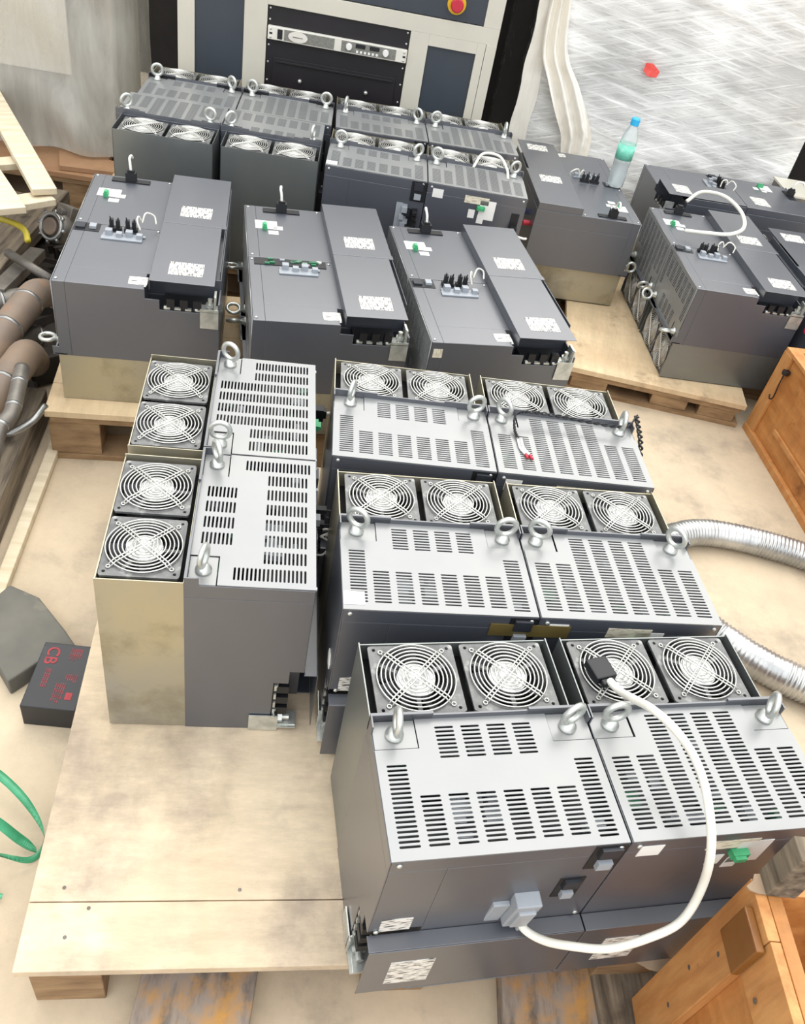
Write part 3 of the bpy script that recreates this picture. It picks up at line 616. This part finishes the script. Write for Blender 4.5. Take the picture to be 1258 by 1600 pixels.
# ------------------------------------------------------------------ battery, rubber pad, strap
bt = thing('battery', 'black sealed battery with red print lying on the floor left of the front pallet', 'battery', (-.609, .822, 0), 0)
bt.rotation_euler = (0, 0, .14)
boxob('case', BATT, (0, .100, 0, .150, 0, .060), bt, bevel=.002)
def text(s, size, m, parent, loc, rz, name='print'):
    cu = bpy.data.curves.new('t', 'FONT'); cu.body = s; cu.size = size; cu.extrude = .0003; cu.offset = .0004
    o = bpy.data.objects.new('t', cu); COL.objects.link(o); bpy.context.view_layer.update()
    me = bpy.data.meshes.new_from_object(o.evaluated_get(bpy.context.evaluated_depsgraph_get())); bpy.data.objects.remove(o)
    me.materials.clear(); me.materials.append(m); return ob(name, me, parent, loc, (0, 0, rz))
text('CB', .033, BATTR, bt, (.012, .140, .0604), -PI/2)
bm = bmesh.new(); rnd = random.Random(11)
def strips(x0, y0, rows, L, dx=.0038):
    for k in range(rows):
        yy = y0
        while yy > y0-L*rnd.uniform(.7, 1): 
            l = rnd.uniform(.002, .006); addbox(bm, x0+dx*k, x0+dx*k+.0016, yy-l, yy, .0602, .0605); yy -= l+.0012
strips(.055, .140, 6, .032); strips(.022, .088, 3, .050); strips(.062, .080, 6, .015); strips(.05, .058, 5, .046); addbox(bm, .073, .085, .022, .038, .0602, .0605)
ob('print', mesh('print', bm, BATTR), bt)
bm = bmesh.new(); prism(bm, [(-.80, 1.00), (-.66, .875), (-.63, .93), (-.575, .985), (-.615, 1.02), (-.70, 1.085), (-.77, 1.10)], lambda a, b, t: (a, b, t), .0, .045)
tag(ob('rubber_pad', mesh('rubber_pad', bm, RUBBER), bevel=.004), 'dusty grey rubber slab on the floor behind the battery', 'rubber pad')
def ribbon(path, wd, th=.0006):
    P = smoothpath(path, 10); bm = bmesh.new(); pr = None
    for i, p in enumerate(P):
        d = (P[min(i+1, len(P)-1)]-P[max(i-1, 0)]).normalized(); tw = .5+.9*math.sin(i*.12)
        n_ = Vector((0, 0, 1))*math.cos(tw)+Vector((0, 0, 1)).cross(d).normalized()*math.sin(tw)
        cur = [bm.verts.new(p+n_*s*wd/2+o_) for s in (-1, 1) for o_ in (Vector((0, 0, 0)), Vector((0, 0, th)))]
        if pr:
            for a, b in ((0, 2), (2, 3), (3, 1), (1, 0)): bm.faces.new((pr[a], pr[b], cur[b], cur[a]))
        pr = cur
    return bm
bm = ribbon([(-.70, .70, .03), (-.62, .70, .06), (-.53, .665, .05), (-.470, .62, .02), (-.475, .58, .012), (-.53, .56, .05), (-.62, .54, .05)], .014)
bm2 = ribbon([(-.66, .60, .07), (-.56, .605, .08), (-.50, .60, .03), (-.472, .595, .015)], .016)
me2 = bpy.data.meshes.new('t'); bm2.to_mesh(me2); bm2.free(); bm.from_mesh(me2)
bm3 = ribbon([(-.60, .50, .02), (-.53, .51, .015), (-.49, .515, .012)], .008); bm3.to_mesh(me2); bm3.free(); bm.from_mesh(me2)
tag(ob('packing_strap', mesh('packing_strap', bm, STRAPM, True)), 'curled green plastic packing strap on the floor left of the front pallet', 'strap')

# ------------------------------------------------------------------ timbers under the front pallet
for k, (x0, x1, lab) in enumerate(((-.235, -.062, 'worn paint-flecked plank poking out under the front pallet, left one'), (.316, .492, 'worn paint-flecked plank poking out under the front pallet, right one'))):
    o = boxob('plank', PAINTW, (0, x1-x0, -.45, .22, 0, .038), None, (x0, .47 if k == 0 else .60, .0), (0, 0, math.radians(6)), bevel=.002); tag(o, lab, 'plank', 'planks on the floor under the front pallet')
o = boxob('plank', OLDW, (0, .12, 0, .2, 0, .05), None, (.50, .40, 0), (0, 0, math.radians(10)), bevel=.003); tag(o, 'short dark block of wood beside the plywood crate at the bottom', 'wood piece')

# ------------------------------------------------------------------ wooden boxes on the right
def openbox(label, ox, oy, yaw, W, L, Hh, extra=False):
    t = thing('wooden_crate', label, 'crate', (ox, oy, 0), math.radians(yaw)); th = .018
    # local: x right, y away; far-left corner at origin, box runs toward -y
    boxob('side_panel', ORW, (0, th, -L, 0, 0, Hh), t, bevel=.001); boxob('side_panel', ORW, (W-th, W, -L, 0, 0, Hh), t, bevel=.001)
    boxob('end_panel', ORW, (th, W-th, -th, 0, 0, Hh), t, bevel=.001); boxob('end_panel', ORW, (th, W-th, -L, -L+th, 0, Hh), t, bevel=.001)
    boxob('base', ORWL, (th, W-th, -L+th, -th, 0, .015), t)
    return t, th
bx, th = openbox('open orange plywood crate on the floor at the right edge', 1.055, 2.44, 12, .5, .80, .30)
boxob('corner_batten', ORWL, (-.012, -.0005, -.05, 0, .0, .30), bx, bevel=.001); boxob('bottom_batten', ORWL, (-.016, -.0005, -.80, -.0, 0, .022), bx, bevel=.001)
boxob('diagonal_batten', ORWL, (-.008, -.0005, -.80, -.14, .085, .10), bx, bevel=.001)
boxob('top_batten', ORWL, (-.010, .03, -.80, 0, .3005, .312), bx, bevel=.001); boxob('top_batten', ORWL, (.03, .5, -.03, .0, .3005, .312), bx, bevel=.001)
bm = bmesh.new(); tube(bm, smoothpath([(-.016, -.062, .245), (-.018, -.066, .215), (-.016, -.068, .17), (-.016, -.055, .155), (-.016, -.045, .165)]), .0022, 6); lathe(bm, [(.011, -.006), (.013, .006)], 12, 0, (-.012, -.06, .255)); ob('hook', mesh('hook', bm, BLACK), bx)
boxob('steel_part', CASTM, (.08, .3, -.5, -.1, .016, .20), bx, bevel=.01)
b2, th = openbox('orange plywood crate close to the camera at the bottom right corner', .548, .562, 7, .42, .52, .488)
boxob('corner_batten', ORWL, (-.016, -.0005, -.075, 0, .0, .487), b2, bevel=.001); boxob('corner_batten', ORWL, (-.016, -.0005, -.52, -.44, .0, .487), b2, bevel=.001)
boxob('top_batten', ORWL, (-.014, -.0005, -.44, -.076, .40, .487), b2, bevel=.001)
boxob('top_block', mat('brown_block', '#8a5a22', '#6e4418', rough=.4, scale=5), (-.028, -.0165, -.085, -.03, .40, .475), b2, bevel=.002)
bm = bmesh.new()
for y_, z_ in ((-.03, .44), (-.045, .36), (-.03, .27), (-.05, .18), (-.2, .43), (-.33, .45), (-.12, .42)): tube(bm, [(-.0165, y_, z_), (-.0155, y_, z_)], .0035, 10)
ob('nail_head', mesh('nail_head', bm, CASTM), b2)
boxob('corner_post', OLDW, (-.004, .036, -.022, .010, .489, .585), b2, bevel=.002)
for k, (px, py, pz, s) in enumerate(((.535, .585, .15, .03), (.545, .555, .488, .022))):
    bm = bmesh.new(); rnd = random.Random(k); pts = [(s*math.cos(a)*rnd.uniform(.7, 1.2), s*.55*math.sin(a)*rnd.uniform(.7, 1.2)) for a in [2*PI*i/11 for i in range(11)]]
    prism(bm, pts, lambda a, b, t: (a, b, t), 0, .002)
    tag(ob('torn_cardboard', mesh('torn_cardboard', bm, CARD), None, (px, py, pz+.001), (0, 0, .5)), ('torn scrap of cardboard on the deck edge under the near inverter', 'torn scrap of cardboard on top of the nearest crate corner')[k], 'cardboard scrap')

# ------------------------------------------------------------------ foil ducts
def duct(label, pts, R):
    P = smoothpath([at(*p) for p in pts], 26); bm = bmesh.new(); L = 0; Q = []; rr = []
    q = [P[0]]
    for i in range(1, len(P)):
        seg = (P[i]-P[i-1]).length; n = max(1, int(seg/.0022))
        for j in range(1, n+1): q.append(P[i-1].lerp(P[i], j/n))
    for i, p in enumerate(q):
        L += (q[i]-q[i-1]).length if i else 0; rr.append(R*(1+.05*math.sin(2*PI*L/.0105)+.03*noise.noise(Vector((L*30, 1, 1)))))
    tube(bm, q, rr, 22); tag(ob('flexible_duct', mesh('flexible_duct', bm, DUCTM, True)), label, 'duct')
duct('silvery corrugated flexible duct curving over the floor behind the middle inverter', [(.56, 1.50, -.112), (.64, 1.66, -.112), (.72, 1.745, -.112), (.80, 1.79, -.112), (.90, 1.805, -.112), (1.02, 1.80, -.112), (1.2, 1.775, -.112), (1.5, 1.74, -.112)], .036)
duct('silvery corrugated flexible duct on the floor right of the nearest inverter', [(.60, 1.56, -.108), (.70, 1.49, -.108), (.80, 1.41, -.108), (.89, 1.355, -.108), (1.0, 1.315, -.108), (1.15, 1.28, -.108), (1.4, 1.25, -.108)], .040)

# ------------------------------------------------------------------ bottle
bo = thing('water_bottle', 'clear plastic water bottle with blue cap and green label on an inverter', 'bottle', (.497, 3.212, ZP+.2635), 0)
bm = bmesh.new(); lathe(bm, [(.026, 0), (.031, .006), (.031, .05), (.029, .07), (.031, .09), (.031, .155), (.028, .175), (.018, .205), (.0125, .215), (.0125, .222)], 28)
ob('body', mesh('body', bm, PET, True), bo)
bm = bmesh.new(); lathe(bm, [(.0255, .003), (.0285, .008), (.0285, .085)], 24); ob('water', mesh('water', bm, WATER, True), bo)
bm = bmesh.new(); lathe(bm, [(.0316, .10), (.0316, .152)], 28); ob('label_sleeve', mesh('label_sleeve', bm, mat('bottle_label', '#74cdb2', '#a6e0d0', rough=.4, scale=40, lo=.5, hi=.7), True), bo)
bm = bmesh.new(); lathe(bm, [(.0158, .216), (.0158, .236), (.013, .240)], 20); ob('cap', mesh('cap', bm, mat('bottle_cap', '#2ba6d8', '#3ab4e4', rough=.35), False), bo)

# ------------------------------------------------------------------ cables
def cable(label, pts, r, m=WIREW, n=10, name='cable'):
    bm = bmesh.new(); tube(bm, smoothpath(pts, 12), r, n); t = tag(ob(name, mesh(name, bm, m, True)), label, 'cable'); return t
t = cable('thick white cable looping from the near inverter connector up to its fan', [(0.276, 0.520, 0.325), (0.285, 0.508, 0.322), (0.309, 0.496, 0.330), (0.341, 0.492, 0.340), (0.390, 0.495, 0.350), (0.436, 0.510, 0.370), (0.472, 0.528, 0.400), (0.478, 0.548, 0.460), (0.458, 0.560, 0.542), (0.448, 0.612, 0.568), (0.430, 0.650, 0.585), (0.397, 0.667, 0.610), (0.374, 0.699, 0.600), (0.361, 0.734, 0.570), (0.352, 0.763, 0.545), (0.342, 0.785, 0.535)], .0058)
bm = bmesh.new(); M = Matrix.Translation((.333, .800, .531)) @ Matrix.Rotation(.5, 4, 'Z')
addbox(bm, -.017, .017, -.012, .024, -.007, .007, 0, M); addbox(bm, -.011, .011, -.022, -.012, -.005, .005, 0, M); ob('plug', mesh('plug', bm, BLACK), t, bevel=.002)
bm = bmesh.new(); M = Matrix.Translation((.268, .524, .350)) @ Matrix.Scale(1.35, 4) @ Matrix.Rotation(.3, 4, 'Z') @ Matrix.Rotation(.1, 4, 'X')
addbox(bm, -.014, .012, -.012, .010, -.022, .036, 0, M); addbox(bm, -.010, .008, -.016, -.010, -.012, .026, 0, M); addbox(bm, -.032, -.014, -.004, .010, -.034, .020, 0, M); addbox(bm, .002, .012, -.015, .0, -.030, -.018, 0, M); ob('plug', mesh('plug', bm, LGREY), t, bevel=.002)
cable('white cable loop between two connectors on the lying inverter at right', [(.745, 3.105, ZP+.30), (.79, 3.13, ZP+.335), (.86, 3.09, ZP+.35), (.91, 3.00, ZP+.34), (.91, 2.90, ZP+.325), (.86, 2.84, ZP+.315), (.78, 2.83, ZP+.305), (.715, 2.85, ZP+.29)], .0065)
cable('thin white cable lying across the vents of the rear inverter', [(-.02, 2.60, .575), (.0, 2.66, .60), (.05, 2.67, .60), (.08, 2.62, .585), (.09, 2.58, .57)], .004)
# twisted black lead over the third row inverter
t = tag(thing('sensor_lead', 'twisted black lead with red and white ends hanging through an eyebolt', 'cable', (0, 0, 0)), None, None)
base = smoothpath([(.43, 1.50, .532), (.40, 1.44, .538), (.33, 1.425, .540), (.26, 1.418, .542), (.20, 1.405, .545), (.175, 1.385, .545), (.178, 1.36, .528), (.188, 1.335, .524)], 20)
bm = bmesh.new()
for s in (0, PI): tube(bm, [p+Vector((.0022*math.cos(i*.7+s)*.5, .0022*math.cos(i*.7+s), .0022*math.sin(i*.7+s))) for i, p in enumerate(base)], .0017, 6)
ob('twisted_pair', mesh('twisted_pair', bm, BLACK, True), t)
for k in (0, 1):
    bm = bmesh.new(); tube(bm, smoothpath([(.186+.006*k, 1.34, .524), (.192+.007*k, 1.312, .523), (.203+.008*k, 1.295, .523)]), .0028, 8); ob('sleeve', mesh('sleeve', bm, WHITE, True), t)
    bm = bmesh.new(); tube(bm, [(.203+.008*k, 1.295, .523), (.208+.009*k, 1.284, .523)], .0025, 8); ob('wire_tip', mesh('wire_tip', bm, RED), t)
# spiral lead hanging at the right side of the third-row inverter
bm = bmesh.new(); B = smoothpath([(.43, 1.50, .53), (.445, 1.44, .50), (.452, 1.38, .44), (.455, 1.33, .36)], 30)
for s in (0, PI): tube(bm, [p+Vector((.004*math.cos(i*.6+s), .004*math.sin(i*.6+s), 0)) for i, p in enumerate(B)], .0022, 6)
tag(ob('coiled_lead', mesh('coiled_lead', bm, BLACK, True)), 'coiled black lead hanging down the right side of an upright inverter', 'cable')

# ------------------------------------------------------------------ left side scrap: pipes, timbers, motor
def tb(name, label, cat, pts, r, m, n=20, group=None, k=8):
    bm = bmesh.new(); tube(bm, smoothpath(pts, k) if len(pts) > 2 else pts, r, n); return tag(ob(name, mesh(name, bm, m, True)), label, cat, group)
def pipe(label, pts, R, m=RUST, bands=()):
    t = thing('pipe', label, 'pipe', (0, 0, 0)); P = smoothpath(pts, 10)
    bm = bmesh.new(); tube(bm, P, R, 22); ob('barrel', mesh('barrel', bm, m, True), t)
    for f in bands:
        i = int(f*(len(P)-2)); a, b = P[i], P[i]+(P[i+1]-P[i]).normalized()*.008
        bm = bmesh.new(); tube(bm, [a, b], R*1.05, 22); ob('weld_band', mesh('weld_band', bm, STEEL, True), t)
    return t
pipe('thick rusty elbowed pipe pointing at the left inverter, upper one', [(-1.081, 1.579, 0.180), (-1.092, 1.728, 0.200), (-1.099, 1.844, 0.210), (-1.111, 1.955, 0.205), (-1.125, 2.03, 0.170)], .040, bands=(.35, .62))
pipe('thick rusty elbowed pipe pointing at the left inverter, lower one', [(-0.982, 1.399, 0.190), (-0.984, 1.512, 0.205), (-0.996, 1.631, 0.205), (-1.010, 1.70, 0.190), (-1.020, 1.745, 0.140)], .040, bands=(.33,))
pipe('dark bent pipe between the two thick rusty pipes', [(-1.13, 1.70, .12), (-1.093, 1.85, .13), (-1.073, 1.885, .11), (-1.062, 1.88, .07)], .032, m=CASTM, bands=(.5,))
pipe('short grey pipe lying behind the thick rusty pipes', [(-1.40, 1.84, .14), (-1.277, 1.930, 0.14), (-1.18, 2.02, 0.14)], .036, m=CASTM, bands=(.8,))
pipe('grey branch pipe with valve joint in front of the rusty pipes', [(-0.878, 1.282, 0.210), (-0.900, 1.364, 0.230), (-0.895, 1.408, 0.240), (-0.915, 1.479, 0.250), (-0.943, 1.56, 0.255)], .017, m=CASTM, bands=(.3, .6, .85))
tb('steel_rod', 'thin dark steel rod lying across the scrap to the left inverter', 'rod', [(-1.288, 2.152, 0.200), (-1.115, 2.06, 0.200)], .013, CASTM)
tb('hose', 'pale hose bending round below the rusty pipes', 'hose', [(-0.999, 1.503, 0.12), (-0.948, 1.465, 0.13), (-0.913, 1.511, 0.14), (-0.905, 1.57, 0.15)], .009, STEEL)
# motor with round finned end
mo = thing('electric_motor', 'grey cast motor with round flange end behind the rusty pipes', 'motor', (-1.245, 2.345, .21), 0)
mo.rotation_euler = (math.radians(62), 0, math.radians(-20))
bm = bmesh.new(); lathe(bm, [(.045, -.12), (.048, -.02), (.036, 0)], 24); ob('casing', mesh('casing', bm, CASTM, True), mo)
bm = bmesh.new(); ring(bm, (0, 0, .004), .038, .007, 'z', 30, 8)
for k in range(8): a = PI/4*k; tube(bm, [(.038*math.cos(a), .038*math.sin(a), .004), (.052*math.cos(a), .052*math.sin(a), .002)], .006, 8)
ob('flange', mesh('flange', bm, STEEL, True), mo); bm = bmesh.new(); lathe(bm, [(.026, 0), (.026, .012), (.022, .014)], 24); ob('end_cap', mesh('end_cap', bm, RUST), mo)
bm = bmesh.new(); addbox(bm, -.03, .03, .03, .075, -.09, -.03); lathe(bm, [(.014, 0), (.014, .02)], 12, 0, (0, .05, -.03)); ob('terminal_box', mesh('terminal_box', bm, CASTM), mo, bevel=.004)
def beam(label, a, b, w_, h_, m, name='timber', cat='timber', group=None, tilt=0):
    a, b = Vector(a), Vector(b); d = b-a; o = boxob(name, m, (-w_/2, w_/2, 0, d.length, -h_/2, h_/2), None, a, (math.asin(d.z/d.length), tilt, math.atan2(-d.x, d.y)), bevel=.003)
    return tag(o, label, cat, group)
beam('pale steel angle strip on the floor left of the front pallet', (-.755, .90, .012), (-.92, 1.66, .012), .028, .02, WPAL, 'metal_strip', 'metal strip')
beam('weathered timber beside the pale strip on the floor', (-.83, .95, .05), (-1.00, 1.70, .05), .055, .09, OLDW)
beam('weathered timber, second in from the pale floor strip', (-.92, 1.0, .06), (-1.08, 1.70, .06), .05, .10, OLDW)
beam('weathered timber, third in from the pale floor strip', (-1.02, 1.05, .07), (-1.17, 1.72, .07), .05, .11, OLDW)
beam('dark timber lying diagonally behind the electric motor', (-1.31, 1.92, .16), (-1.42, 2.72, .13), .10, .05, OLDW)
beam('dark timber lying diagonally below the white broken pallet', (-1.44, 2.0, .12), (-1.50, 2.66, .12), .09, .05, OLDW)
beam('grey steel channel lying diagonally among the scrap', (-1.235, 1.98, .17), (-1.265, 2.28, .15), .045, .03, CASTM, 'steel_channel', 'metal strip')
beam('dark timber under the pipes at the left edge', (-1.45, 1.45, .05), (-.98, 1.98, .05), .10, .08, SCRAP)
bm = bmesh.new(); addbox(bm, -2.3, -1.30, 1.3, 2.70, 0, .012); addbox(bm, -1.30, -1.13, 1.3, 2.25, 0, .012)
for k in range(170):
    rnd = random.Random(k); x, y = rnd.uniform(-1.9, -1.10), rnd.uniform(1.5, 2.66); s = rnd.uniform(.02, .07)
    M = Matrix.Translation((x-.25*(y-2), y, .03)) @ Matrix.Rotation(rnd.uniform(0, 3), 4, 'Z') @ Matrix.Rotation(rnd.uniform(-.5, .5), 4, 'X'); addbox(bm, -s, s, -s*.6, s*.6, -.03, rnd.uniform(.0, .05), 0, M)
tag(ob('scrap_heap', mesh('scrap_heap', bm, SCRAP)), 'dark heap of scrap metal under the pipes at left', 'scrap', kind='stuff')
# broken whitewashed pallet
wp = thing('broken_pallet', 'whitewashed broken pallet corner leaning at the left edge', 'pallet', (0, 0, 0))
def bb(a, b, w_, h_, m, nm='board'):
    a, b = Vector(a), Vector(b); d = b-a; boxob(nm, m, (-w_/2, w_/2, 0, d.length, -h_/2, h_/2), wp, a, (math.asin(d.z/d.length), 0, math.atan2(-d.x, d.y)), bevel=.002)
bb((-1.240, 2.317, 0.330), (-1.80, 3.02, 0.35), .07, .02, WPAL); bb((-1.262, 2.165, 0.325), (-1.75, 2.70, 0.345), .075, .02, WPAL); bb((-1.236, 2.34, 0.305), (-1.35, 2.20, 0.302), .07, .02, WPAL, 'cross_board'); bb((-1.40, 2.55, .307), (-1.52, 2.42, .31), .06, .02, WPAL, 'cross_board')
bm = bmesh.new(); tube(bm, smoothpath([(-1.41, 2.255, .24), (-1.33, 2.245, .25), (-1.27, 2.225, .245), (-1.245, 2.195, .225)]), .009, 10)
tag(ob('yellow_handle', mesh('yellow_handle', bm, YEL, True)), 'yellow painted bent handle below the broken pallet', 'handle')
